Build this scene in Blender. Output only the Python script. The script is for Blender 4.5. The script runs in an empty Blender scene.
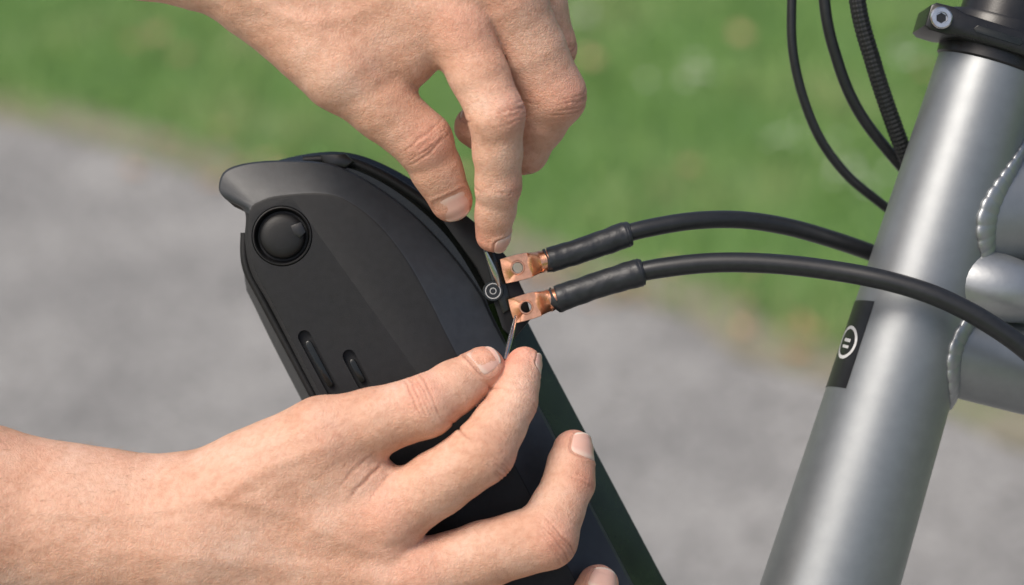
import bpy, bmesh, math, numpy as np
from mathutils import Vector, Matrix
rng=np.random.default_rng(7)
U=0.0004                      # work unit = 0.4 mm
PITCH=math.radians(25); CAMZ=1.35; LENS=85.0
DIST=1024*U*LENS/36.0
scn=bpy.context.scene
fwd=Vector((0,math.cos(PITCH),-math.sin(PITCH)))
up=Vector((0,math.sin(PITCH),math.cos(PITCH)))
O=Vector((0,0,CAMZ))+fwd*DIST
M=Matrix(((1,0,0,O.x),(0,up.y,-fwd.y,O.y),(0,up.z,-fwd.z,O.z),(0,0,0,1)))
def T(P):
    P=np.asarray(P,float).reshape(-1,3)
    return np.stack([(P[:,0]-512)*U,(292.5-P[:,1])*U,P[:,2]*U],1)

# ------------------------------------------------------------ materials
def newmat(name):
    m=bpy.data.materials.new(name); m.use_nodes=True
    nt=m.node_tree; b=nt.nodes["Principled BSDF"]
    return m,nt,b
def N(nt,t,**kw):
    n=nt.nodes.new(t)
    for k,v in kw.items():
        setattr(n,k,v)
    return n
def ramp(nt,fac,stops):
    r=nt.nodes.new('ShaderNodeValToRGB')
    e=r.color_ramp.elements
    while len(e)>1: e.remove(e[-1])
    e[0].position=stops[0][0]; e[0].color=(*stops[0][1],1)
    for p,c in stops[1:]:
        x=e.new(p); x.color=(*c,1)
    nt.links.new(fac,r.inputs[0]); return r
def simple(name,col,rough=0.5,metal=0.0,nscale=200,namp=0.12,bump=0.0,bscale=800,coat=0.0,spec=0.5,rvar=0.1,bdist=0.0003):
    m,nt,b=newmat(name); L=nt.links
    tc=N(nt,'ShaderNodeTexCoord')
    n=N(nt,'ShaderNodeTexNoise'); n.inputs['Scale'].default_value=nscale; n.inputs['Detail'].default_value=5
    L.new(tc.outputs['Object'],n.inputs['Vector'])
    a=[max(0,c*(1-namp)) for c in col]; c2=[min(1,c*(1+namp)) for c in col]
    r=ramp(nt,n.outputs[0],[(0.3,a),(0.7,c2)])
    L.new(r.outputs[0],b.inputs['Base Color'])
    mr=N(nt,'ShaderNodeMapRange'); mr.inputs['To Min'].default_value=max(0.02,rough-rvar); mr.inputs['To Max'].default_value=rough+rvar
    n2=N(nt,'ShaderNodeTexNoise'); n2.inputs['Scale'].default_value=nscale*0.23; n2.inputs['Detail'].default_value=6
    L.new(tc.outputs['Object'],n2.inputs['Vector']); L.new(n2.outputs[0],mr.inputs[0]); L.new(mr.outputs[0],b.inputs['Roughness'])
    b.inputs['Metallic'].default_value=metal
    b.inputs['Specular IOR Level'].default_value=spec
    b.inputs['Coat Weight'].default_value=coat; b.inputs['Coat Roughness'].default_value=0.12
    if bump>0:
        n3=N(nt,'ShaderNodeTexNoise'); n3.inputs['Scale'].default_value=bscale; n3.inputs['Detail'].default_value=3
        L.new(tc.outputs['Object'],n3.inputs['Vector'])
        bp=N(nt,'ShaderNodeBump'); bp.inputs['Strength'].default_value=bump; bp.inputs['Distance'].default_value=bdist
        L.new(n3.outputs[0],bp.inputs['Height']); L.new(bp.outputs[0],b.inputs['Normal'])
    return m
def skin_mat():
    m,nt,b=newmat('skin'); L=nt.links
    tc=N(nt,'ShaderNodeTexCoord')
    at=N(nt,'ShaderNodeAttribute'); at.attribute_name='tint'
    sep=N(nt,'ShaderNodeSeparateColor'); L.new(at.outputs['Color'],sep.inputs[0])
    n=N(nt,'ShaderNodeTexNoise'); n.inputs['Scale'].default_value=45; n.inputs['Detail'].default_value=6
    L.new(tc.outputs['Object'],n.inputs['Vector'])
    r=ramp(nt,n.outputs[0],[(0.3,(0.585,0.325,0.22)),(0.5,(0.675,0.40,0.285)),(0.70,(0.715,0.47,0.355))])
    n2=N(nt,'ShaderNodeTexNoise'); n2.inputs['Scale'].default_value=420; n2.inputs['Detail'].default_value=4
    L.new(tc.outputs['Object'],n2.inputs['Vector'])
    r2=ramp(nt,n2.outputs[0],[(0.32,(0.90,0.84,0.81)),(0.58,(1,1,1))])
    mu=N(nt,'ShaderNodeMix'); mu.data_type='RGBA'; mu.blend_type='MULTIPLY'; mu.inputs[0].default_value=1
    L.new(r.outputs[0],mu.inputs[6]); L.new(r2.outputs[0],mu.inputs[7])
    m1=N(nt,'ShaderNodeMix'); m1.data_type='RGBA'; m1.inputs[7].default_value=(0.68,0.25,0.18,1)
    L.new(sep.outputs[0],m1.inputs[0]); L.new(mu.outputs[2],m1.inputs[6])
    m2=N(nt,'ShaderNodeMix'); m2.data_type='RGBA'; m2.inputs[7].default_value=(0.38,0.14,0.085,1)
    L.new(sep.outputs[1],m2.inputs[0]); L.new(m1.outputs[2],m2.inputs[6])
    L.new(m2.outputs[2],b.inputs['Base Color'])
    b.inputs['Subsurface Weight'].default_value=0.22
    b.inputs['Subsurface Radius'].default_value=(1,0.35,0.2)
    b.inputs['Subsurface Scale'].default_value=0.003
    b.inputs['Specular IOR Level'].default_value=0.33
    mr=N(nt,'ShaderNodeMapRange'); mr.inputs['To Min'].default_value=0.42; mr.inputs['To Max'].default_value=0.62
    L.new(n.outputs[0],mr.inputs[0]); L.new(mr.outputs[0],b.inputs['Roughness'])
    v=N(nt,'ShaderNodeTexVoronoi'); v.inputs['Scale'].default_value=720; v.feature='DISTANCE_TO_EDGE'
    nd=N(nt,'ShaderNodeTexNoise'); nd.inputs['Scale'].default_value=300
    L.new(tc.outputs['Object'],nd.inputs['Vector'])
    mv=N(nt,'ShaderNodeMix'); mv.data_type='VECTOR'; mv.inputs[0].default_value=0.004
    L.new(tc.outputs['Object'],mv.inputs[4]); L.new(nd.outputs['Color'],mv.inputs[5])
    L.new(mv.outputs[1],v.inputs['Vector'])
    mi=N(nt,'ShaderNodeMath'); mi.operation='MINIMUM'; mi.inputs[1].default_value=0.25
    L.new(v.outputs['Distance'],mi.inputs[0])
    b1=N(nt,'ShaderNodeBump'); b1.inputs['Strength'].default_value=0.6; b1.inputs['Distance'].default_value=0.0007
    L.new(mi.outputs[0],b1.inputs['Height'])
    n4=N(nt,'ShaderNodeTexNoise'); n4.inputs['Scale'].default_value=150; n4.inputs['Detail'].default_value=7; n4.inputs['Roughness'].default_value=0.65
    L.new(tc.outputs['Object'],n4.inputs['Vector'])
    b2=N(nt,'ShaderNodeBump'); b2.inputs['Strength'].default_value=0.42; b2.inputs['Distance'].default_value=0.0014
    L.new(n4.outputs[0],b2.inputs['Height']); L.new(b1.outputs[0],b2.inputs['Normal'])
    L.new(b2.outputs[0],b.inputs['Normal'])
    return m
SKIN=skin_mat()
def nail_mat():
    m,nt,b=newmat('nail'); L=nt.links
    at=N(nt,'ShaderNodeAttribute'); at.attribute_name='tint'
    sep=N(nt,'ShaderNodeSeparateColor'); L.new(at.outputs['Color'],sep.inputs[0])
    r=ramp(nt,sep.outputs[0],[(0.0,(0.74,0.52,0.43)),(0.13,(0.74,0.52,0.43)),(0.26,(0.70,0.42,0.34)),(0.92,(0.70,0.42,0.34)),(0.97,(0.76,0.60,0.50)),(1.0,(0.76,0.62,0.52))])
    L.new(r.outputs[0],b.inputs['Base Color']); b.inputs['Roughness'].default_value=0.38; b.inputs['Specular IOR Level'].default_value=0.4
    b.inputs['Subsurface Weight'].default_value=0.1; b.inputs['Subsurface Scale'].default_value=0.002
    return m
NAIL=nail_mat()
BLACK=simple('battery_plastic_matte',(0.0085,0.0088,0.0098),0.5,0,300,0.2,0.4,2200,spec=0.35,bdist=0.00012)
BAND=simple('battery_plastic_satin',(0.024,0.0275,0.033),0.42,0,300,0.12,0.35,2200,spec=0.48,bdist=0.00012)
GLOSS=simple('battery_plastic_gloss',(0.010,0.012,0.011),0.24,0,300,0.2,0.05,900,spec=0.5,rvar=0.06)
SIDE_REFL=simple('battery_side_grass_reflection',(0.014,0.026,0.010),0.24,0,60,0.35,0.05,900,spec=0.4,rvar=0.06)  # black gloss side wall; green grass reflection painted into the base colour
RUB=simple('cable_rubber',(0.014,0.015,0.017),0.38,0,400,0.2,0.2,1500,rvar=0.1,bdist=0.0001)
SHR=simple('heat_shrink',(0.018,0.020,0.024),0.42,0,250,0.25,0.55,240,rvar=0.1,bdist=0.0007)
COP=simple('copper',(0.88,0.43,0.26),0.28,1,500,0.16,0.3,600,rvar=0.12)
STEEL=simple('steel',(0.6,0.6,0.6),0.25,1,500,0.1)
FRAME=simple('frame_paint',(0.27,0.285,0.295),0.44,0.76,160,0.05,0.2,2400,coat=0.12,rvar=0.04,bdist=0.00012)
WELD=simple('weld_paint',(0.36,0.375,0.385),0.40,0.78,200,0.06,0.2,500,rvar=0.05)
ANOD=simple('anodised_black',(0.012,0.012,0.013),0.3,0,300,0.2,0.1,1500)
WHITE=simple('white_print',(0.55,0.55,0.55),0.5)

# ------------------------------------------------------------ mesh helpers
def mkobj(name,V,F,mat,parent=None,smooth=True,conv=True,recalc=True):
    me=bpy.data.meshes.new(name)
    if conv: V=T(V)
    me.from_pydata([tuple(v) for v in np.asarray(V).tolist()],[],[tuple(f) for f in F])
    if recalc:
        bm=bmesh.new(); bm.from_mesh(me); bmesh.ops.recalc_face_normals(bm,faces=bm.faces); bm.to_mesh(me); bm.free()
    me.materials.append(mat)
    if smooth: me.polygons.foreach_set('use_smooth',[True]*len(me.polygons))
    ob=bpy.data.objects.new(name,me); scn.collection.objects.link(ob)
    if parent is not None: ob.parent=parent
    elif conv: ob.matrix_world=M
    return ob
def empty(name):
    e=bpy.data.objects.new(name,None); scn.collection.objects.link(e); e.matrix_world=M; e.empty_display_size=0.05
    return e
def autosmooth(ob,deg=35):
    me=ob.data; bm=bmesh.new(); bm.from_mesh(me)
    for e in bm.edges:
        if len(e.link_faces)==2 and e.calc_face_angle(0)>math.radians(deg): e.smooth=False
    bm.to_mesh(me); bm.free()
def catmull(P,n,closed=False):
    P=np.asarray(P,float); m=len(P); out=[]
    segs=m if closed else m-1
    for i in range(segs):
        if closed: p0,p1,p2,p3=P[(i-1)%m],P[i],P[(i+1)%m],P[(i+2)%m]
        else: p0,p1,p2,p3=P[max(i-1,0)],P[i],P[i+1],P[min(i+2,m-1)]
        for k in range(n):
            t=k/n
            out.append(0.5*((2*p1)+(-p0+p2)*t+(2*p0-5*p1+4*p2-p3)*t*t+(-p0+3*p1-3*p2+p3)*t**3))
    if not closed: out.append(P[-1])
    return np.array(out)
def sweep(name,P,mat,parent=None,res=20,n=10,ell=None,wob=0.0,close=True):
    C=catmull(P,n) if n>1 else np.asarray(P,float)
    pts=C[:,:3]; R=C[:,3]
    tan=np.gradient(pts,axis=0); tan/=np.linalg.norm(tan,axis=1)[:,None]
    ref=np.array([0,0,1.0]); V=[];F=[]
    for i in range(len(pts)):
        a=ref-tan[i]*ref.dot(tan[i]); a/=np.linalg.norm(a); b=np.cross(tan[i],a); ref=a
        for j in range(res):
            t=2*math.pi*j/res
            rr=R[i]*(1+wob*(math.sin(3*t+i*0.7)+math.sin(i*1.3+t)))
            V.append(pts[i]+rr*(math.cos(t)*a*(ell or 1)+math.sin(t)*b))
    m=len(pts)
    for i in range(m-1):
        for j in range(res):
            F.append((i*res+j,i*res+(j+1)%res,(i+1)*res+(j+1)%res,(i+1)*res+j))
    if close:
        F.append(tuple(range(res))); F.append(tuple(range((m-1)*res,m*res)))
    ob=mkobj(name,V,F,mat,parent); autosmooth(ob,50); return ob
def loft(name,rings,mat,parent=None,deg=30,cap=(True,True)):
    k=len(rings[0]); V=np.concatenate(rings); F=[]
    for i in range(len(rings)-1):
        for j in range(k):
            F.append((i*k+j,i*k+(j+1)%k,(i+1)*k+(j+1)%k,(i+1)*k+j))
    if cap[0]: F.append(tuple(range(k)))
    if cap[1]: F.append(tuple(range((len(rings)-1)*k,len(rings)*k)))
    ob=mkobj(name,V,F,mat,parent); autosmooth(ob,deg); return ob
def prism(name,poly,z0,z1,mat,parent=None,bev=1.5,closed_smooth=False):
    P=catmull(poly,6,True) if closed_smooth else np.asarray(poly,float)
    c=P.mean(0)
    def ring(ins,z):
        Q=P.copy()
        d=Q-c; L=np.linalg.norm(d,axis=1)[:,None]; Q=Q-d/L*ins
        return np.column_stack([Q,np.full(len(Q),z)])
    return loft(name,[ring(bev,z1),ring(bev*0.3,z1-bev*0.3),ring(0,z1-bev),ring(0,z0)],mat,parent,40)
def rev(name,c,axis,prof,mat,parent=None,res=40):
    c=np.array(c,float); ax=np.array(axis,float); ax/=np.linalg.norm(ax)
    h=np.array([1.0,0,0]) if abs(ax[0])<0.8 else np.array([0,1.0,0])
    a=np.cross(ax,h); a/=np.linalg.norm(a); b=np.cross(ax,a)
    rings=[]
    for s,r in prof:
        t=np.arange(res)*2*math.pi/res
        rings.append(c+ax*s+np.outer(np.cos(t)*r,a)+np.outer(np.sin(t)*r,b))
    return loft(name,rings,mat,parent,32)

# ------------------------------------------------------------ implicit hands
def smin(a,b,k):
    h=np.maximum(k-np.abs(a-b),0)/k
    return np.minimum(a,b)-h*h*k*0.25
BIG=60.0
def seg(P,bb,a,b,ra,rb,flat=None):
    m=max(ra,rb)+32
    lo=np.minimum(a,b)-m; hi=np.maximum(a,b)+m
    if (bb[1]<lo).any() or (bb[0]>hi).any(): return None
    v=P-a; ab=b-a; L=float(ab@ab)+1e-9
    t=np.clip((v@ab)/L,0,1); q=v-t[:,None]*ab
    d2=np.einsum('ij,ij->i',q,q)
    if flat is not None:
        n,f=flat; qn=q@n; d2=d2+qn*qn*(1/f**2-1)
    return np.sqrt(d2)-(ra+(rb-ra)*t)
def unit(v):
    v=np.array(v,float); return v/np.linalg.norm(v)
class Hand:
    def __init__(s,palm,fingers,kp=24,kf=13,reds=(),veins=(),folds=()):
        s.palm=[(np.array(a[:3],float),np.array(b[:3],float),a[3],b[3],fl) for a,b,fl in palm]
        s.veins=[(np.asarray(catmull(np.array(v,float),5)),hh,rr) for v,hh,rr in veins]
        s.f=[];s.cre=[];s.nails=[];s.reds=[(np.array(r[:3],float),r[3],r[4]) for r in reds]
        for c,t,n,r,dep,sg in folds:
            s.cre.append((np.array(c,float),unit(t),unit(n),r,dep,sg,rng.uniform(0,6),1))
        for F in fingers:
            ch=np.array(F['c'],float); n=unit(F['n'])
            pts=[]
            for i in range(len(ch)-1):
                pts.append(ch[i]); mid=(ch[i]+ch[i+1])/2; mid[3]*=0.955 if i<len(ch)-2 else 1.0; 
                pts.append(mid)
            pts.append(ch[-1])
            segs=[(p[:3],q[:3],p[3],q[3],None) for p,q in zip(pts[:-1],pts[1:])]
            t=unit(ch[-1][:3]-ch[-2][:3]); nn=unit(n-t*n.dot(t))
            pc=ch[-1][:3]*0.7+ch[-2][:3]*0.3-nn*ch[-1][3]*0.22
            segs.append((pc,ch[-1][:3]-nn*ch[-1][3]*0.15,ch[-1][3]*0.98,ch[-1][3]*0.86,None))
            s.f.append((segs,F.get('k',kf)))
            for j in F.get('joints',[len(ch)-3,len(ch)-2]):
                if j<=0 or j>=len(ch)-1: continue
                c=ch[j][:3]; t2=unit(unit(ch[j+1][:3]-c)+unit(c-ch[j-1][:3])); n2=unit(n-t2*n.dot(t2)); r=ch[j][3]
                big=(j==len(ch)-3) or F.get('thumb')
                offs=[-8.2,-4.2,-0.4,3.4,7.6] if big else [-3.2,0.6,4.0]
                for kk,o in enumerate(offs):
                    s.cre.append((c+t2*(o+rng.normal(0,.6)),t2,n2,r*rng.uniform(.75,1.05),(1.25 if big else 0.85)*rng.uniform(.5,1.15),1.15,rng.uniform(0,6),1))
                s.cre.append((c-t2*0.5,t2,-n2,r,1.9,1.6,rng.uniform(0,6),1))
                s.reds.append((c+n2*r,r*0.8,0.36))
            s.reds.append((ch[-1][:3]+t*ch[-1][3]*0.5-nn*4,ch[-1][3]*1.35,0.55))
            if F.get('nail',True):
                s.nails.append(dict(c=ch[-1][:3],t=t,n=nn,s=np.cross(t,nn),r=ch[-1][3],L=F.get('nl',1.25),f=len(s.f)-1))
        s.kp=kp
    def fing(s,P,i,bb):
        y=None
        for a,b,ra,rb,fl in s.f[i][0]:
            x=seg(P,bb,a,b,ra,rb,fl)
            if x is not None: y=x if y is None else smin(y,x,6)
        return y
    def _base(s,P):
        bb=(P.min(0),P.max(0))
        d=None
        for a,b,ra,rb,fl in s.palm:
            x=seg(P,bb,a,b,ra,rb,fl)
            if x is not None: d=x if d is None else smin(d,x,s.kp)
        out=d
        for i,(segs,k) in enumerate(s.f):
            y=s.fing(P,i,bb)
            if y is None: continue
            if d is None: q=y
            else: q=smin(d,y,k)
            out=q if out is None else smin(out,q,2.0)
        if out is None: out=np.full(len(P),BIG)
        return out
    def base(s,P,ch=12000):
        return np.concatenate([s._base(P[i:i+ch]) for i in range(0,len(P),ch)])
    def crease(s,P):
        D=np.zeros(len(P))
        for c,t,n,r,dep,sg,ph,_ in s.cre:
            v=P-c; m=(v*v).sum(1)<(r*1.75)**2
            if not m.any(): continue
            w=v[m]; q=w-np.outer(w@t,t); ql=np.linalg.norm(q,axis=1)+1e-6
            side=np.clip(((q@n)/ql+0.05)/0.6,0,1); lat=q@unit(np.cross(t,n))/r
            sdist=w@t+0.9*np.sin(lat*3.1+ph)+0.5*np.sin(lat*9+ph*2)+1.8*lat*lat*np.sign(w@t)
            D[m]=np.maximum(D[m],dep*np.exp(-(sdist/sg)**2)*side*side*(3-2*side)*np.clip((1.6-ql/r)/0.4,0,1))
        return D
    def nailf(s,P):
        D=np.zeros(len(P)); E=np.zeros(len(P))
        for nl in s.nails:
            v=P-nl['c']; r=nl['r']
            m=(v*v).sum(1)<(r*2.4)**2
            if not m.any(): continue
            Pm=P[m]; own=s.fing(Pm,nl['f'],(Pm.min(0),Pm.max(0))); own=np.clip(1.6-np.abs(own)*0.5,0,1)
            w=v[m]; a=w@nl['n']; b=w@nl['s']; l=w@nl['t']
            phi=np.arctan2(b,a)/0.98; lc=(l-r*(0.85-nl['L']/2))/(r*nl['L']/2*1.04)
            e=(np.abs(phi)**3.2+np.abs(lc)**3.2)**(1/3.2)
            ok=(a>0)*own
            inside=np.clip((1.0-e)/0.12,0,1)*ok
            D[m]+=0.5*inside; D[m]-=1.0*np.exp(-((e-1.13)/0.1)**2)*ok*np.clip(1.3-lc,0,1)
            E[m]=np.maximum(E[m],np.exp(-((e-1.04)/0.05)**2)*ok*0.5)
        return D,E
    def low(s,P):
        x,y,z=P[:,0],P[:,1],P[:,2]
        d=0.9*np.sin(x*.031+1.3*np.sin(y*.033))*np.sin(y*.041+z*.04)+0.2*np.sin(x*.15+y*.11)*np.sin(y*.17-z*.13)
        for pl,hh,rr in s.veins:
            dm=np.full(len(P),1e9)
            for a,b in zip(pl[:-1],pl[1:]):
                ab=b-a; v=P[:,:2]-a; t=np.clip(v@ab/(ab@ab+1e-9),0,1); q=v-t[:,None]*ab; dm=np.minimum(dm,(q*q).sum(1))
            d=d-hh*np.exp(-dm/(rr*rr))*np.clip((z-50)/20,0,1)
        return d
    def full(s,P):
        return s.base(P)+s.low(P)+s.crease(P)+s.nailf(P)[0]
    def build(s,name,lo,hi,h=1.7):
        lo=np.array(lo,float); hi=np.array(hi,float); B=4
        nb=np.ceil((hi-lo)/(h*B)).astype(int)
        gx=[lo[i]+h*B*(np.arange(nb[i])+0.5)-h*0.5 for i in range(3)]
        G=np.stack(np.meshgrid(*gx,indexing='ij'),-1).reshape(-1,3)
        C=s.base(G,4000)
        act=np.argwhere((np.abs(C)<h*B*0.87*1.5+3).reshape(nb))
        F=np.repeat(np.repeat(np.repeat(C.reshape(nb).astype(np.float32),B,0),B,1),B,2)
        o=np.stack(np.meshgrid(range(B),range(B),range(B),indexing='ij'),-1).reshape(-1,3)
        for st in range(0,len(act),250):
            I=(act[st:st+250,None,:]*B+o[None]).reshape(-1,3)
            F[I[:,0],I[:,1],I[:,2]]=s._base(lo+I*h)
        S=F<0; nx,ny,nz=F.shape
        c=np.zeros((nx-1,ny-1,nz-1),np.uint8)
        cor=[(a,b,d) for a in(0,1) for b in(0,1) for d in(0,1)]
        for a,b,d in cor: c+=S[a:nx-1+a,b:ny-1+b,d:nz-1+d]
        A=(c>0)&(c<8); ids=np.argwhere(A); idx=-np.ones(A.shape,np.int32); idx[A]=np.arange(len(ids))
        vals={q:F[ids[:,0]+q[0],ids[:,1]+q[1],ids[:,2]+q[2]] for q in cor}
        acc=np.zeros((len(ids),3)); cnt=np.zeros(len(ids))
        for q in cor:
            for ax in range(3):
                if q[ax]==0:
                    p=list(q); p[ax]=1; p=tuple(p); va,vb=vals[q],vals[p]
                    m=(va<0)!=(vb<0); t=va[m]/(va[m]-vb[m])
                    pos=np.tile(np.array(q,float),(m.sum(),1)); pos[:,ax]+=t; acc[m]+=pos; cnt[m]+=1
        V=lo+h*(ids+acc/cnt[:,None]); Fc=[]
        e=np.argwhere(S[:-1,1:-1,1:-1]!=S[1:,1:-1,1:-1]); i,j,k=e[:,0],e[:,1]+1,e[:,2]+1
        Fc.append(np.stack([idx[i,j-1,k-1],idx[i,j,k-1],idx[i,j,k],idx[i,j-1,k]],1))
        e=np.argwhere(S[1:-1,:-1,1:-1]!=S[1:-1,1:,1:-1]); i,j,k=e[:,0]+1,e[:,1],e[:,2]+1
        Fc.append(np.stack([idx[i-1,j,k-1],idx[i,j,k-1],idx[i,j,k],idx[i-1,j,k]],1))
        e=np.argwhere(S[1:-1,1:-1,:-1]!=S[1:-1,1:-1,1:]); i,j,k=e[:,0]+1,e[:,1]+1,e[:,2]
        Fc.append(np.stack([idx[i-1,j-1,k],idx[i,j-1,k],idx[i,j,k],idx[i-1,j,k]],1))
        Fc=np.concatenate(Fc)
        for it in range(3):
            f=s.base if it==0 else s.full
            if it<2:
                d0=s.base(V,5000); g=np.zeros_like(V)
                for a in range(3):
                    e=np.zeros(3); e[a]=0.6
                    g[:,a]=(s.base(V+e,5000)-d0)/0.6
                gl=np.linalg.norm(g,axis=1)+1e-6
            d=d0 if it==0 else f(V)
            V=V-g/gl[:,None]*np.clip(d/gl,-2.5,2.5)[:,None]
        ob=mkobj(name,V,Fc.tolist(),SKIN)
        red=np.zeros(len(V))
        for c0,r,w in s.reds: red+=w*np.exp(-((V-c0)**2).sum(1)/(r*r))
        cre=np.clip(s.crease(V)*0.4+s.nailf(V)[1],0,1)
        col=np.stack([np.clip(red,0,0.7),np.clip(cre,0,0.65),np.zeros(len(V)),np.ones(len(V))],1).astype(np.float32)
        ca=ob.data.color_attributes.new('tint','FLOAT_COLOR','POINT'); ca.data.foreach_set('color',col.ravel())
        for q,nl in enumerate(s.nails):
            nu,nv=17,19; r=nl['r']; P=[];D=[];W=[]
            for b in range(nv):
                for a in range(nu):
                    x=(a/(nu-1))*2-1; y=(b/(nv-1))*2-1
                    wx=(1-abs(y)**4*0.30) if y<0 else (1-abs(y)**5*0.22)
                    phi=x*0.93*wx; l=r*(0.85-nl['L']/2)+y*r*nl['L']/2*(1-0.16*x*x*(1 if y>0 else 0.9))
                    dr=math.cos(phi)*nl['n']+math.sin(phi)*nl['s']
                    lcap=min(l,r*0.55)
                    P.append(nl['c']+nl['t']*lcap+dr*r*1.8); D.append(-dr); W.append((x,y,l-lcap))
            P=np.array(P);D=np.array(D);W=np.array(W); Q=P.copy()
            for _ in range(14): Q=Q+D*np.clip(s.fing(Q,nl['f'],(Q.min(0),Q.max(0))),-3,6)[:,None]*0.9
            e=np.abs(W[:,0])**3
            off=0.3-0.9*np.clip((-W[:,1]-0.85)/0.15,0,1)-0.4*e
            Q=Q-D*off[:,None]+nl['t']*W[:,2:3]*0.9+D*(W[:,2:3]**2)*0.06
            Fq=[(b*nu+a,b*nu+a+1,(b+1)*nu+a+1,(b+1)*nu+a) for b in range(nv-1) for a in range(nu-1)]
            no=mkobj('nail_%d'%(q+1),Q,Fq,NAIL,ob)
            cc=np.stack([(W[:,1]+1)/2-0.10*W[:,0]**2*np.sign(-W[:,1]),W[:,0]*0,W[:,0]*0,W[:,0]*0+1],1).astype(np.float32)
            ca=no.data.color_attributes.new('tint','FLOAT_COLOR','POINT'); ca.data.foreach_set('color',cc.ravel())
            sm=no.modifiers.new('s','SOLIDIFY'); sm.thickness=0.0004; sm.offset=-1
        return ob,V

Z=np.array([0,0,1.0])
def fl(n,f): return (unit(n),f)
# hand that reaches down from above
upper=Hand(
 palm=[((-330,-150,40,84),(-60,-95,50,78),None),
       ((-60,-95,50,78),(225,-42,58,58),fl((0,-.3,1),0.9)),
       ((225,-42,58,58),(300,-20,62,54),fl((0,-.3,1),0.8)),
       ((280,-15,62,44),(452,26,76,31),None),
       ((275,-45,66,46),(500,-8,80,32),None),
       ((270,-75,56,46),(515,-55,56,34),None),
       ((265,-95,42,44),(512,-98,18,29),None),
       ((270,5,58,44),(345,72,68,40),None),
       ((330,35,62,40),(420,40,66,34),None),
       ((360,65,64,32),(405,70,66,26),None)],
 fingers=[
  dict(c=[(300,25,62,42),(348,78,70,38),(425,145,60,29),(452,201,34,21)],n=(-.12,-.15,1),thumb=True,joints=[2],nl=1.5),
  dict(c=[(440,15,74,30),(462,42,80,33),(497,122,88,27.5),(499,188,58,22),(494,236,26,17)],n=(.75,-.15,.65),joints=[2,3]),
  dict(c=[(495,-15,74,34),(510,10,70,36),(553,98,38,32),(524,150,6,24),(474,126,-6,19)],n=(.8,.2,.3),joints=[2,3]),
  dict(c=[(505,-55,50,32),(525,-30,40,33),(548,48,4,28),(530,104,-28,20),(492,108,-34,17)],n=(.8,.2,.3),joints=[2]),
  dict(c=[(505,-98,18,27),(515,-85,14,27),(535,-15,-30,22),(520,40,-50,18),(495,50,-52,15)],n=(.8,.2,.3),joints=[2]),
 ],reds=[(462,40,112,34,.2),(510,0,110,30,.2),(560,98,60,30,.2)],
 veins=[([(150,-20),(230,0),(300,30),(352,30),(410,0)],1.3,7),([(300,30),(345,55),(380,90)],0.9,6),([(290,-10),(380,5),(455,28)],1.3,10),([(300,-30),(400,-18),(500,0)],1.3,10)],
 folds=[])
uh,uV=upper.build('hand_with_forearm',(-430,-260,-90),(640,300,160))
# hand that comes from the lower left
lower=Hand(
 palm=[((-340,500,20,104),(-30,516,36,92),None),
       ((-30,516,36,92),(190,530,44,72),fl((0,-.2,1),0.9)),
       ((190,530,44,70),(235,525,48,60),fl((0,-.2,1),0.85)),
       ((220,525,50,50),(385,512,62,36),None),
       ((215,550,46,52),(400,572,52,36),None),
       ((205,580,32,52),(405,628,34,34),None),
       ((200,605,14,48),(395,675,10,30),None),
       ((215,500,48,52),(325,440,68,40),None),
       ((260,480,50,46),(350,470,58,36),None),
       ((330,452,64,32),(378,482,62,24),None)],
 fingers=[
  dict(c=[(240,485,52,46),(330,433,72,39),(428,403,78,30.5),(484,367,58,21)],n=(-.2,-.55,.85),thumb=True,joints=[2],nl=1.45),
  dict(c=[(370,510,58,34),(395,508,66,35),(484,446,84,31),(513,398,66,23),(525,363,48,16.5)],n=(.75,.55,.25),joints=[2,3]),
  dict(c=[(395,572,50,34),(425,568,54,35),(545,530,58,32),(568,480,38,24.5),(573,448,28,19.5)],n=(.68,-.1,.7),joints=[2,3],nl=1.4),
  dict(c=[(400,628,34,32),(430,635,36,32),(556,640,40,29),(590,606,22,22),(597,582,16,19.5)],n=(.4,-.2,.9),joints=[2,3],nl=1.35),
  dict(c=[(395,675,12,28),(420,685,12,28),(520,700,18,24),(548,670,6,19),(552,648,0,16)],n=(.7,0,.7),joints=[2,3]),
 ],reds=[(385,505,95,34,.2),(330,433,110,30,.12),(415,560,90,34,.2)],
 veins=[([(60,500),(150,505),(230,490),(300,505),(370,540),(430,545)],1.4,7),([(230,490),(290,455),(340,440)],0.9,7),([(120,540),(230,548),(330,560),(400,575)],1.2,9)],
 folds=[((374,470,80),(.75,.65,0),(0,0,1),28,1.5,1.8),((386,478,80),(.8,.6,0),(0,0,1),24,1.0,1.5),((362,462,84),(.7,.7,0),(0,0,1),24,0.8,1.5)])
lh,lV=lower.build('hand_with_forearm',(-460,300,-90),(680,780,160))
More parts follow.
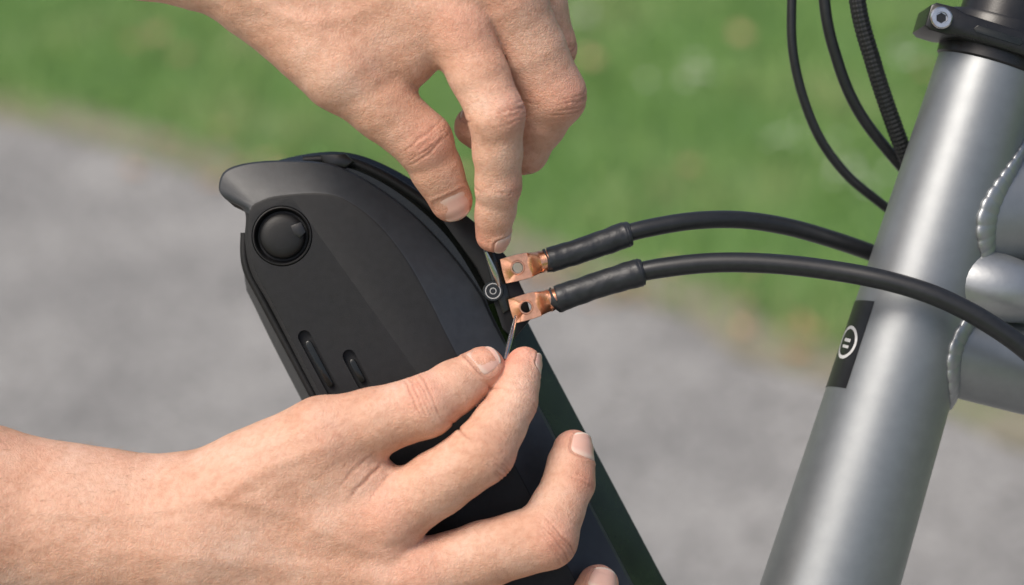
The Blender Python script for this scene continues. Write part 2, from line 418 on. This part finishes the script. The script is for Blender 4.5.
# fine forearm hair, rooted on the skin
HAIR=simple('arm_hair',(0.28,0.165,0.09),0.5)
def hair(V,par,xr,num,seed):
    r=np.random.default_rng(seed); S_=V[(V[:,0]>xr[0])&(V[:,0]<xr[1])&(V[:,2]>15)]
    I=r.integers(0,len(S_),num); Vv=[];F=[]
    for i in I:
        p=S_[i]; cy=S_[np.abs(S_[:,0]-p[0])<2]; c=cy.mean(0); nrm=unit((p-c)*np.array([0,1,1]))
        L=r.uniform(6,13); a=r.normal(0.1,.4); d=unit(np.array([math.cos(a),math.sin(a),0])+nrm*0.18)
        b0=len(Vv); w=unit(np.cross(d,nrm)); N_=5
        for k in range(N_):
            t=k/(N_-1); q=p+d*L*t+nrm*(0.2*L*t*(1-t)+0.2)+w*L*0.2*t*t; rr=0.14*(1-t*0.8)
            for e in (w*rr,-w*rr*0.5+nrm*rr*0.86,-w*rr*0.5-nrm*rr*0.86): Vv.append(q+e)
        for k in range(N_-1):
            for j in range(3): F.append((b0+k*3+j,b0+k*3+(j+1)%3,b0+k*3+3+(j+1)%3,b0+k*3+3+j))
    mkobj('arm_hair',Vv,F,HAIR,par,recalc=False)
hair(lV,lh,(-60,170),220,5)
hair(uV,uh,(20,200),110,6)

# ------------------------------------------------------------ battery
bat=empty('bicycle_battery')
Bo=[(500,745),(331,427),(271,312),(249,272),(243,240),(243,211),(223,198),(217,185),(226,168),(262,160),(318,161),(354,173),(400,203),(442,243),(480,292),(504,340),(634,587),(718,748)]
Pi=[(504,742),(336,424),(276,310),(255,270),(249,242),(249,214),(251,208),(253,205),(258,202),(276,196),(318,193),(346,200),(378,224),(408,262),(434,309),(456,353),(586,600),(666,750)]
zB=[-20,-20,-20,-20,-18,-14,-14,-15,-16,-18,-20,-22,-24,-26,-26,-26,-26,-26]
Bo=np.column_stack([np.array(Bo,float),zB]); Pi=np.column_stack([np.array(Pi,float),np.zeros(len(Pi))])
def dens(P): return catmull(P,8,True)
Bc,Pc=dens(Bo),dens(Pi)
cen=Pc.mean(0)
rings=[]
ins=Pc.copy(); dv=Pc[:,:2]-cen[:2]; ins[:,:2]-=dv/np.linalg.norm(dv,axis=1)[:,None]*2.5
rings.append(ins)
m=Pc.copy(); m[:,2]=-0.5; rings.append(m)
for t in (0.06,0.25,0.5,0.75,0.95):
    q=Pc*(1-t)+Bc*t; q[:,2]=Bc[:,2]*(t**1.05)*0.85-0.6; rings.append(q)
rings.append(Bc.copy())
low=Bc.copy(); low[:,2]-=7; rings.append(low)
low2=low.copy(); dv=low[:,:2]-cen[:2]; low2[:,:2]-=dv/np.linalg.norm(dv,axis=1)[:,None]*9; low2[:,2]-=2; rings.append(low2)
cover=loft('cover',rings,BLACK,bat,20)
cover.data.materials.append(BAND)
K=len(Bc)
for i,p in enumerate(cover.data.polygons):
    if i<K*(len(rings)-1) and i//K>=1 and i//K<=8 and 5*8<=i%K<17*8: p.material_index=1
def cut(target,ob):
    md=target.modifiers.new('b','BOOLEAN'); md.operation='DIFFERENCE'; md.object=ob; md.solver='EXACT'
    bpy.context.view_layer.update()
    dg=bpy.context.evaluated_depsgraph_get()
    me=bpy.data.meshes.new_from_object(target.evaluated_get(dg)); target.modifiers.remove(md); target.data=me
    bpy.data.objects.remove(ob)
def stadium(c,ang,L,w,n=10):
    d=np.array([math.cos(ang),math.sin(ang)]); e=np.array([-d[1],d[0]]); out=[]
    for k in range(n+1):
        t=-math.pi/2+math.pi*k/n; out.append(np.array(c)+d*(L/2+w*math.cos(t))+e*w*math.sin(t))
    for k in range(n+1):
        t=math.pi/2+math.pi*k/n; out.append(np.array(c)+d*(-L/2+w*math.cos(t))+e*w*math.sin(t))
    return out
bpy.context.view_layer.update()
cut(cover,rev('c',(282,236,-12),(0,0,1),[(0,30.5),(20,30.5)],BLACK,bat))
AX=math.atan2(0.883,0.47)
for c,L in (((319,364),62),((357,371),34)):
    cut(cover,prism('c',stadium(c,AX,L,6.5),-8,8,BLACK,bat,bev=0.01))
autosmooth(cover,20)
for c,L in (((319,364),46),((357,371),20)):
    prism('slot_rib',stadium(c,AX,L,3.0),-9,-2.5,GLOSS,bat,bev=1)
rev('lock_surround',(282,236,-13),(0,0,1),[(0,30),(12.5,30),(13.6,29.2),(13.8,28.4),(13,27.6),(6,26.6),(3,25),(2.5,1)],BLACK,bat,64)
rev('lock_cap',(282,236,-11.5),(0,0,1),[(0,23),(6,23),(9,22.3),(11,20.5),(12.4,17),(13.2,12),(13.6,6),(13.7,0.5)],BLACK,bat,64)
prism('lock_notch',[(291,226),(301,222),(306,232),(300,238),(294,234)],-2,2.0,ANOD,bat,bev=0.6)
# rear shell
So=[(500,790),(300,412),(246,305),(238,285),(236,256),(239,226),(240,200),(244,180),(258,163),(303,151),(346,150),(388,165),(434,194),(478,234),(508,280),(536,338),(667,586),(752,748)]
Si=[(512,775),(318,410),(262,300),(254,280),(252,256),(252,226),(254,205),(256,190),(266,175),(303,163),(340,165),(378,180),(418,208),(452,243),(482,292),(506,343),(636,590),(715,745)]
zS=[-70]*6+[-62,-58,-54,-50,-50,-52,-54,-58,-62,-66,-66,-66]
So=np.column_stack([np.array(So,float),zS]); Si=np.column_stack([np.array(Si,float),np.full(18,-29.)])
Sc,Sic=dens(So),dens(Si)
r2=[Sic]
for t in (0.35,0.7,0.93): 
    q=Sic*(1-t)+Sc*t; r2.append(q)
r2.append(Sc)
b1=Sc.copy(); b1[:,2]-=5; r2.append(b1)
dv=Sc[:,:2]-Sc.mean(0)[:2]; dv/=np.linalg.norm(dv,axis=1)[:,None]
b2=b1.copy(); b2[:,:2]-=dv*5; b2[:,2]-=4; r2.append(b2)
b3=b2.copy(); b3[:,2]=-150; b3[:,:2]-=dv*8; r2.append(b3)
rs=loft('rear_shell',r2,GLOSS,bat,28)
rs.data.materials.append(SIDE_REFL)
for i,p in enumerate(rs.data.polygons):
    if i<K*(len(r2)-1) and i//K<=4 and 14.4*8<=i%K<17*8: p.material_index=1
sweep('side_rail',[(241,232,-30,4),(243,266,-30,4.5),(262,305,-30,4.5),(320,414,-30,4.5),(480,720,-30,4.5)],BLACK,bat,12,8)
sweep('top_ridge',[(300,158,-36,4),(340,158,-36,5),(378,172,-36,5.5),(420,198,-36,5.5),(452,224,-34,5)],BLACK,bat,14,10)
prism('top_catch',[(318,153),(344,152),(352,160),(344,167),(322,165)],-50,-24,ANOD,bat,bev=2)
prism('terminal_block',[(440,204),(452,204),(482,228),(508,258),(526,296),(532,318),(514,340),(503,330),(493,300),(476,268),(452,234),(438,214)],-75,-11,BLACK,bat,bev=2)
prism('terminal_recess',[(482,246),(492,248),(506,282),(512,308),(503,314),(492,284)],-12,-8,GLOSS,bat,bev=1)
rev('badge',(493,291,-9),(0,0,1),[(0,10.5),(3,10.5),(4,9.8),(4,0.5)],GLOSS,bat)
def arcpatch(name,c,r0,r1,z,a0,a1,mat,parent,sx=1.0):
    V=[];F=[];n=40
    for k in range(n+1):
        t=a0+(a1-a0)*k/n
        for r,zz in((r0,z-.6),(r0,z),(r1,z),(r1,z-.6)): V.append((c[0]+r*sx*math.cos(t),c[1]+r*math.sin(t),zz))
    for k in range(n):
        for q in range(4): F.append((4*k+q,4*k+(q+1)%4,4*(k+1)+(q+1)%4,4*(k+1)+q))
    o=mkobj(name,V,F,mat,parent); autosmooth(o,30); return o
GP=simple('grey_print',(0.38,0.38,0.38),0.45)
arcpatch('badge_mark',(493,291),7.0,8.0,-4.7,0,6.28,GP,bat)
arcpatch('badge_mark_inner',(493,291),2.6,3.4,-4.7,0,6.28,GP,bat)

# ------------------------------------------------------------ battery leads
def lug(par,c,d,z):
    d=unit((d[0],d[1],0)); e=np.array([-d[1],d[0],0]); c=np.array([c[0],c[1],z],float)
    secs=[(-8,10.8,10.8,0),(10,10.8,10.8,0),(12.5,11.5,11.2,0),(15,10.9,9,0.3),(20,11.6,5,-3),(24,12.2,2,-5),(27,12.4,1.6,-5.2)]
    rings=[]
    for s,w,h,zo in secs:
        t=np.arange(28)*2*math.pi/28
        rings.append(c+d*s+np.outer(np.cos(t)*w,e)+np.outer(np.sin(t)*h+zo,Z))
    loft('lug_barrel',rings,COP,par,40)
    n=48; out=[];inn=[]
    hc=36.5
    for k in range(n):
        t=2*math.pi*k/n; cx,sx=math.cos(t),math.sin(t)
        sc=1/max(abs(cx),abs(sx))**0.88
        x=hc+15.5*cx*sc; y=12.8*sx*sc
        x=max(24,x); y=max(-12.8,min(12.8,y)); bend=-0.03*max(0,x-42)**2
        out.append((x,y,bend)); inn.append((hc+5.2*cx,5.2*sx,0))
    R=[]
    for L,zt in ((inn,-6.8),(inn,-3.6),([(hc+(x-hc)*1.1,y*1.1,b) for x,y,b in inn],-2.8),([(hc+(x-hc)*1.3,y*1.3,b) for x,y,b in inn],-2.8),([(hc+(x-hc)*1.42,y*1.42,b) for x,y,b in inn],-3.4),(out,-3.4),([(hc+(x-hc)*1.03,y*1.03,b) for x,y,b in out],-4.2),([(hc+(x-hc)*1.03,y*1.03,b) for x,y,b in out],-6.0),(out,-6.8)):
        R.append(np.array([c+d*x+e*y+Z*(zt+b) for x,y,b in L]))
    k=n; V=np.concatenate(R); F=[]
    for i in range(len(R)):
        for j in range(k):
            i2=(i+1)%len(R); F.append((i*k+j,i*k+(j+1)%k,i2*k+(j+1)%k,i2*k+j))
    o=mkobj('lug_tab',V,F,COP,par); autosmooth(o,35)
la=empty('battery_cable')
lug(la,(553,259),(-0.97,0.24),6)
sweep('heat_shrink',[(549,260,6,12.3),(551,259.5,6,12.8),(570,254,6,12.6),(600,244,5,12.8),(622,236,4,13.2),(629,234,4,12.6),(631,233.5,4,11)],SHR,la,28,8,wob=0.014)
sweep('insulation',[(615,238,4,8.6),(640,230,3,9.0),(690,221,-6,9.0),(740,219,-22,9.0),(790,225,-45,9.0),(840,237,-75,9.0),(890,252,-105,9.0),(960,275,-150,9)],RUB,la,24,10)
lb=empty('battery_cable')
lug(lb,(561,297),(-0.96,0.28),8)
sweep('heat_shrink',[(557,299,8,13),(559,298.5,8,13.8),(580,291,9,13.2),(610,281,10,13.4),(634,274,11,14.2),(641,272,11,13.6),(643,271.5,11,11.5)],SHR,lb,28,8,wob=0.014)
sweep('insulation',[(625,276,10,9.4),(655,269,12,10),(710,263,16,10),(770,264,22,10),(830,271,30,10),(885,282,40,10),(935,299,46,10),(985,326,46,10),(1030,360,40,10),(1090,420,20,10),(1150,520,-10,10)],RUB,lb,24,10)
sweep('metal_pin',[(486,252,12,1.2),(491,264,8,2.4),(496,276,4,2.6),(499,286,0,1.4)],STEEL,None,10,5,ell=0.5)
sweep('metal_pin',[(505.5,358,52,1.8),(509,344,38,2.5),(512.5,330,24,2.5),(516,316,10,1.5)],STEEL,None,10,5,ell=0.7)

# ------------------------------------------------------------ bicycle frame
fr=empty('bicycle_frame')
zt=-50
A0=np.array([1000,60,zt],float); A1=np.array([838,588,zt],float); ad=unit(A1-A0); Lm=np.linalg.norm(A1-A0)
def Rm(s): return 53+(68-53)*np.clip(s/Lm,-0.1,1.6)
side=unit(np.cross(ad,Z)); 
if side[0]<0: side=-side
ss=[-2,0,2]+list(np.linspace(20,1500,40))
def ms(s,ang,off=0.0):
    return A0+ad*s+(Rm(s)+off)*(math.sin(ang)*side+math.cos(ang)*Z)
rings=[]
for s in ss:
    rings.append(np.array([ms(s,2*math.pi*k/72,-2.0 if s==-2 else 0) for k in range(72)]))
loft('head_tube',rings,FRAME,fr,40)
def branch(name,c,d,r0,r1,L,fz,mat=FRAME):
    c=np.array(c,float); d=unit(d); e=unit(np.cross(d,Z)); n=unit(np.cross(e,d)); 
    if n[2]<0: n=-n
    rings=[]
    for s in np.linspace(0,L,30):
        r=r0+(r1-r0)*s/L; t=np.arange(56)*2*math.pi/56
        rings.append(c+d*s+np.outer(np.cos(t)*r,e)+np.outer(np.sin(t)*r*fz,n))
    loft(name,rings,mat,fr,40)
    path=[]
    for k in range(400):
        t=2*math.pi*k/400; lo_,hi_=0,170
        for _ in range(24):
            mdl=(lo_+hi_)/2; r=r0+(r1-r0)*mdl/L
            p=c+d*mdl+math.cos(t)*r*e+math.sin(t)*r*fz*n
            s=(p-A0)@ad; dd=np.linalg.norm(p-A0-ad*s)
            if dd<Rm(s): lo_=mdl
            else: hi_=mdl
        path.append(p)
    path=np.array(path); sl=np.r_[0,np.cumsum(np.linalg.norm(np.diff(path,axis=0),axis=1))]
    tot=sl[-1]; nb=int(tot/11.5); V=[];F=[]
    res=14; M2=nb*10
    for i in range(M2):
        u=i/M2*tot; p=np.array([np.interp(u,sl,path[:,a]) for a in range(3)]); p2=np.array([np.interp((u+1)%tot,sl,path[:,a]) for a in range(3)])
        tn=unit(p2-p); s=(p-A0)@ad; ra=unit(p-A0-ad*s); a=unit(ra-tn*ra.dot(tn)); b=np.cross(tn,a)
        ph=(i%10)/10.0; rr=9.6+1.1*(abs(math.sin(math.pi*ph))**0.8)+0.6*math.sin(i*0.067)
        for j in range(res):
            q=2*math.pi*j/res; V.append(p+rr*(math.cos(q)*a*0.5+math.sin(q)*b*1.4))
    for i in range(M2):
        for j in range(res): F.append((i*res+j,i*res+(j+1)%res,((i+1)%M2)*res+(j+1)%res,((i+1)%M2)*res+j))
    mkobj(name+'_weld',V,F,WELD,fr)
branch('top_tube',(955,212,zt-2),(1,-0.10,-0.25),64,62,700,0.84)
branch('down_tube',(925,342,zt),(1,0.24,-0.2),47,52,700,0.98)
sweep('gusset',[(935,270,-50,34),(970,280,-38,37),(1005,288,-30,35),(1040,294,-38,30),(1100,300,-62,27),(1300,310,-130,26)],WELD,fr,30,10)
rev('headset_cup',A0,-ad,[(-3,53.5),(-1,55.5),(8,56.0),(10,56.0),(11,55),(12,53),(13,50)],ANOD,fr,72)
rev('headset_spacer',A0-ad*12,-ad,[(0,51),(4,51),(5,49)],ANOD,fr,72)
rev('clamp_ring',A0-ad*16,-ad,[(-1,55),(0,58),(3,59.5),(24,59.5),(27,58),(28,50)],ANOD,fr,72)
rev('stem',A0-ad*42,-ad,[(0,46),(60,44),(130,44)],ANOD,fr,60)
cl=A0-ad*20-side*72; 
def loc(a,b): return tuple((cl+side*a-ad*b)[:2])
prism('clamp_lug',[loc(-12,-11),loc(-7,-14),loc(10,-14),loc(24,-11),loc(110,-11),loc(113,11),loc(24,12),loc(10,15),loc(-7,14),loc(-12,10)],-60,16,ANOD,fr,bev=2.5)
prism('clamp_slot_insert',[loc(38,-3),loc(84,-3),loc(87,0),loc(84,4),loc(38,4),loc(35,0)],14,17,GLOSS,fr,bev=1)
bc=cl+side*1; bc[2]=16
rev('bolt_head',bc,(0,0,1),[(-4,11.5),(1,11.5),(4,11),(5.5,9.6),(5.5,6),(2,5.6),(2,0.4)],STEEL,fr,36)
rev('bolt_socket',bc+Z*2.2,(0,0,1),[(0,5.2),(0.8,5.2),(0.8,0.3)],ANOD,fr,6)
def patch(name,fn,nu,nv,mat):
    V=[fn(i/(nu-1),j/(nv-1)) for j in range(nv) for i in range(nu)]
    F=[(j*nu+i,j*nu+i+1,(j+1)*nu+i+1,(j+1)*nu+i) for j in range(nv-1) for i in range(nu-1)]
    return mkobj(name,V,F,mat,fr)
patch('decal',lambda u,v: ms(270+v*92+(u-.5)*6,-(0.90+u*1.05),0.5),20,30,ANOD)
sc_,ac_=314,-1.27
patch('decal_ring',lambda u,v: ms(sc_+(14+3.5*v)*math.cos(u*6.29),ac_+(14+3.5*v)/60*math.sin(u*6.29),0.9),49,3,WHITE)
patch('decal_bar',lambda u,v: ms(sc_-4+v*3.5,ac_+(u-.5)*0.22,0.9),10,3,WHITE)
patch('decal_bar_2',lambda u,v: ms(sc_+3+v*3.0,ac_+(u-.5)*0.22,0.9),10,3,WHITE)

# control cables
sweep('brake_cable',[(806,-120,-60,5),(800,-10,-70,5),(804,55,-80,5),(826,120,-95,5),(858,165,-110,5),(899,198,-125,5),(960,240,-150,5)],RUB,None,16,10)
sweep('brake_cable',[(832,-120,-50,6),(832,-10,-60,6),(848,55,-75,6),(872,105,-90,6),(910,150,-110,6),(960,200,-135,6)],RUB,None,16,10)
P=catmull([(858,-120,-40,8),(864,-10,-50,8),(884,60,-65,8),(907,118,-85,8),(929,165,-105,8),(965,230,-135,8)],60)
BR=simple('braided_sleeve',(0.011,0.012,0.013),0.45,0,400,0.2)
C=P; pts=C[:,:3]; tan=np.gradient(pts,axis=0); tan/=np.linalg.norm(tan,axis=1)[:,None]
sl_=np.r_[0,np.cumsum(np.linalg.norm(np.diff(pts,axis=0),axis=1))]
V=[];F=[];ref=np.array([0,0,1.0]);res=48
for i in range(len(pts)):
    a=ref-tan[i]*ref.dot(tan[i]); a/=np.linalg.norm(a); b=np.cross(tan[i],a); ref=a
    for j in range(res):
        t=2*math.pi*j/res; rr=8.4+0.7*math.sin(5*t+sl_[i]*0.65)*math.sin(5*t-sl_[i]*0.65)
        V.append(pts[i]+rr*(math.cos(t)*a+math.sin(t)*b))
for i in range(len(pts)-1):
    for j in range(res): F.append((i*res+j,i*res+(j+1)%res,(i+1)*res+(j+1)%res,(i+1)*res+j))
mkobj('brake_cable',V,F,BR)

# ------------------------------------------------------------ setting
def wobj(name,V,F,mat,smooth=False): return mkobj(name,V,F,mat,None,smooth,conv=False,recalc=False)
B0=np.array([-0.799,3.531]); B1=np.array([0.603,2.512]); ld=(B1-B0)/np.linalg.norm(B1-B0); ln=np.array([ld[1],-ld[0]]); 
if ln@np.array([0,1])>0: ln=-ln
def G(s,q,z=0): p=B0+ld*s-ln*q; return (p[0],p[1],z)
m,nt,b=newmat('lawn'); L=nt.links
tc=N(nt,'ShaderNodeTexCoord'); n=N(nt,'ShaderNodeTexNoise'); n.inputs['Scale'].default_value=3.5; n.inputs['Detail'].default_value=8
L.new(tc.outputs['Object'],n.inputs['Vector']); r=ramp(nt,n.outputs[0],[(0.3,(0.07,0.15,0.035)),(0.55,(0.10,0.19,0.05)),(0.75,(0.15,0.21,0.085))])
L.new(r.outputs[0],b.inputs['Base Color']); b.inputs['Roughness'].default_value=0.9
wobj('lawn',[(-400,-400,0),(400,-400,0),(400,400,0),(-400,400,0)],[(0,1,2,3)],m)
m,nt,b=newmat('asphalt'); L=nt.links
tc=N(nt,'ShaderNodeTexCoord'); n=N(nt,'ShaderNodeTexNoise'); n.inputs['Scale'].default_value=5; n.inputs['Detail'].default_value=8
L.new(tc.outputs['Object'],n.inputs['Vector']); r=ramp(nt,n.outputs[0],[(0.35,(0.205,0.202,0.196)),(0.65,(0.275,0.27,0.26))])
n2=N(nt,'ShaderNodeTexVoronoi'); n2.inputs['Scale'].default_value=130; L.new(tc.outputs['Object'],n2.inputs['Vector'])
r2=ramp(nt,n2.outputs['Color'],[(0.1,(0.6,0.6,0.6)),(0.9,(1.35,1.35,1.35))])
mu=N(nt,'ShaderNodeMix'); mu.data_type='RGBA'; mu.blend_type='MULTIPLY'; mu.inputs[0].default_value=1
L.new(r.outputs[0],mu.inputs[6]); L.new(r2.outputs[0],mu.inputs[7]); L.new(mu.outputs[2],b.inputs['Base Color']); b.inputs['Roughness'].default_value=0.85
bp=N(nt,'ShaderNodeBump'); bp.inputs['Strength'].default_value=0.4; bp.inputs['Distance'].default_value=0.002; L.new(n2.outputs['Distance'],bp.inputs['Height']); L.new(bp.outputs[0],b.inputs['Normal'])
V=[];F=[]; n_=160
for i in range(n_+1):
    s=-40+80*i/n_; w=0.03*math.sin(s*2.1)+0.02*math.sin(s*7.3)
    V+= [G(s,w,0.008),G(s,-3.6+w*0.7,0.008)]
for i in range(n_): F.append((2*i,2*i+1,2*i+3,2*i+2))
wobj('path',V,F,m)
m,nt,b=newmat('verge_soil'); L=nt.links
tc=N(nt,'ShaderNodeTexCoord'); n=N(nt,'ShaderNodeTexNoise'); n.inputs['Scale'].default_value=14; n.inputs['Detail'].default_value=6
L.new(tc.outputs['Object'],n.inputs['Vector']); r=ramp(nt,n.outputs[0],[(0.3,(0.16,0.15,0.10)),(0.5,(0.24,0.22,0.165)),(0.7,(0.14,0.18,0.08))])
L.new(r.outputs[0],b.inputs['Base Color']); b.inputs['Roughness'].default_value=0.95
V=[];F=[]
for i in range(n_*4+1):
    s=-40+80*i/(n_*4); w=0.03*math.sin(s*2.1)+0.02*math.sin(s*7.3); w2=0.02*math.sin(s*17)+0.015*math.sin(s*31+1)
    V+= [G(s,w+0.07+w2,0.012),G(s,w-0.03+w2*0.8,0.012)]
for i in range(n_*4): F.append((2*i,2*i+1,2*i+3,2*i+2))
wobj('verge',V,F,m)
def grassmesh(name,nb,smin_,smax_,q0,q1,hmin,hmax,wd,seed):
    r=np.random.default_rng(seed)
    s=r.uniform(smin_,smax_,nb); q=q0+(q1-q0)*r.random(nb)
    p=B0[None]+np.outer(s,ld)-np.outer(q,ln)
    cl=0.5+0.5*np.sin(p[:,0]*9+2*np.sin(p[:,1]*7))*np.sin(p[:,1]*8+1.7*np.sin(p[:,0]*5))
    h=r.uniform(hmin,hmax,nb)*(0.55+0.7*cl)
    a=r.uniform(0,2*math.pi,nb); lean=r.uniform(0.1,0.9,nb)*h; la_=r.uniform(0,2*math.pi,nb)
    w=wd*r.uniform(.6,1.3,nb)
    base=np.column_stack([p,np.zeros(nb)]); wv=np.column_stack([np.cos(a)*w,np.sin(a)*w,0*a]); lv=np.column_stack([np.cos(la_)*lean,np.sin(la_)*lean,0*a])
    hz=np.column_stack([0*h,0*h,h])
    v=np.stack([base-wv,base+wv,base+wv*.8+lv*.4+hz*.6,base-wv*.8+lv*.4+hz*.6,base+lv+hz*.95],1).reshape(-1,3)
    me=bpy.data.meshes.new(name)
    i=np.arange(nb)*5
    Fq=np.stack([i,i+1,i+2,i+3],1).tolist()+np.stack([i+3,i+2,i+4],1).tolist()
    me.from_pydata(v.tolist(),[],Fq)
    g=r.random(nb); pal=np.array([[0.14,0.27,0.06],[0.21,0.37,0.10],[0.29,0.43,0.15],[0.40,0.42,0.22]])
    pk=np.clip((g*0.5+cl*0.75)*2.5,0,2.99); i0=pk.astype(int); fr_=(pk-i0)[:,None]
    col=pal[i0]*(1-fr_)+pal[i0+1]*fr_
    col=np.repeat(np.column_stack([col,np.ones(nb)]),5,0).astype(np.float32)
    ca=me.color_attributes.new('tint','FLOAT_COLOR','POINT'); ca.data.foreach_set('color',col.ravel())
    return me
mg,nt,b=newmat('grass_blade'); at=N(nt,'ShaderNodeAttribute'); at.attribute_name='tint'
nt.links.new(at.outputs['Color'],b.inputs['Base Color']); b.inputs['Roughness'].default_value=0.5
tr=N(nt,'ShaderNodeBsdfTranslucent'); nt.links.new(at.outputs['Color'],tr.inputs[0]); mx=N(nt,'ShaderNodeMixShader'); mx.inputs[0].default_value=0.3
nt.links.new(b.outputs[0],mx.inputs[1]); nt.links.new(tr.outputs[0],mx.inputs[2]); nt.links.new(mx.outputs[0],nt.nodes['Material Output'].inputs[0])
me=grassmesh('grass',80000,-2.0,4.2,0.0,3.2,0.022,0.055,0.0026,3); me.materials.append(mg)
go=bpy.data.objects.new('grass',me); scn.collection.objects.link(go)
def scatter(name,items,mats):
    V=[];F=[];mi=[]
    for (x,y,z,s,k,an) in items:
        c,s_=math.cos(an),math.sin(an); b0=len(V)
        for t in range(8):
            th=2*math.pi*t/8; px,py=s*math.cos(th)*1.2,s*0.7*math.sin(th); V.append((x+px*c-py*s_,y+px*s_+py*c,z+0.25*s*math.cos(th*2)))
        V.append((x,y,z+0.2*s))
        for t in range(8): F.append((b0+t,b0+(t+1)%8,b0+8)); mi.append(k)
    o=wobj(name,V,F,mats[0]); 
    for mm in mats[1:]: o.data.materials.append(mm)
    o.data.polygons.foreach_set('material_index',mi)
    return o
LB=simple('leaf_brown',(0.32,0.19,0.10),0.7,0,40,0.4); LO=simple('leaf_tan',(0.46,0.30,0.17),0.7,0,40,0.3); LW=simple('bloom_white',(0.60,0.64,0.53),0.7,0,40,0.1)
it=[]
for _ in range(120):
    s=rng.uniform(0.3,3.0); q=rng.normal(0.03,0.07); it.append((*G(s,q)[:2],0.022,rng.uniform(.007,.016),int(rng.integers(0,2)),rng.uniform(0,6)))
for _ in range(55):
    s=rng.uniform(-2,4); q=rng.uniform(0.1,3.0); it.append((*G(s,q)[:2],0.045,rng.uniform(.012,.022),int(rng.integers(0,2)),rng.uniform(0,6)))
for _ in range(16):
    s=rng.uniform(-1,3.5); q=rng.uniform(-1.2,-0.1); it.append((*G(s,q)[:2],0.016,rng.uniform(.008,.014),1,rng.uniform(0,6)))
scatter('fallen_leaves',it,[LB,LO])
it=[]
for cx,cy in ((0.27,3.60),(0.42,3.35),(0.50,3.20),(0.1,3.9),(-0.35,4.0),(0.62,3.7)):
    for _ in range(7): it.append((cx+rng.normal(0,.025),cy+rng.normal(0,.03),0.05,rng.uniform(.005,.009),0,rng.uniform(0,6)))
scatter('clover_blooms',it,[LW])

# ------------------------------------------------------------ light, camera
S=Vector((-0.44,-0.34,0.83)).normalized()
el=math.asin(S.z); az=math.atan2(S.x,S.y)
w=bpy.data.worlds.new("World"); scn.world=w; w.use_nodes=True; nt=w.node_tree
sky=nt.nodes.new('ShaderNodeTexSky'); sky.sky_type='NISHITA'; sky.sun_disc=False; sky.sun_elevation=el; sky.sun_rotation=az; sky.dust_density=5.0; sky.ozone_density=0.3
nt.links.new(sky.outputs[0],nt.nodes['Background'].inputs[0]); nt.nodes['Background'].inputs[1].default_value=0.14
sl=bpy.data.lights.new('sun','SUN'); sl.energy=2.35; sl.angle=math.radians(26); sl.color=(1,0.95,0.88)
so=bpy.data.objects.new('sun',sl); scn.collection.objects.link(so); so.rotation_euler=(-S).to_track_quat('-Z','Y').to_euler()
cam=bpy.data.cameras.new('camera'); co=bpy.data.objects.new('camera',cam); scn.collection.objects.link(co)
cam.lens=LENS; cam.sensor_width=36; co.location=(0,0,CAMZ); co.rotation_euler=(math.pi/2-PITCH,0,0)
cam.clip_start=0.05; cam.clip_end=1500
cam.dof.use_dof=True; cam.dof.focus_distance=DIST-0.012; cam.dof.aperture_fstop=5.0
scn.camera=co
scn.view_settings.view_transform='Standard'; scn.view_settings.look='None'; scn.view_settings.exposure=0
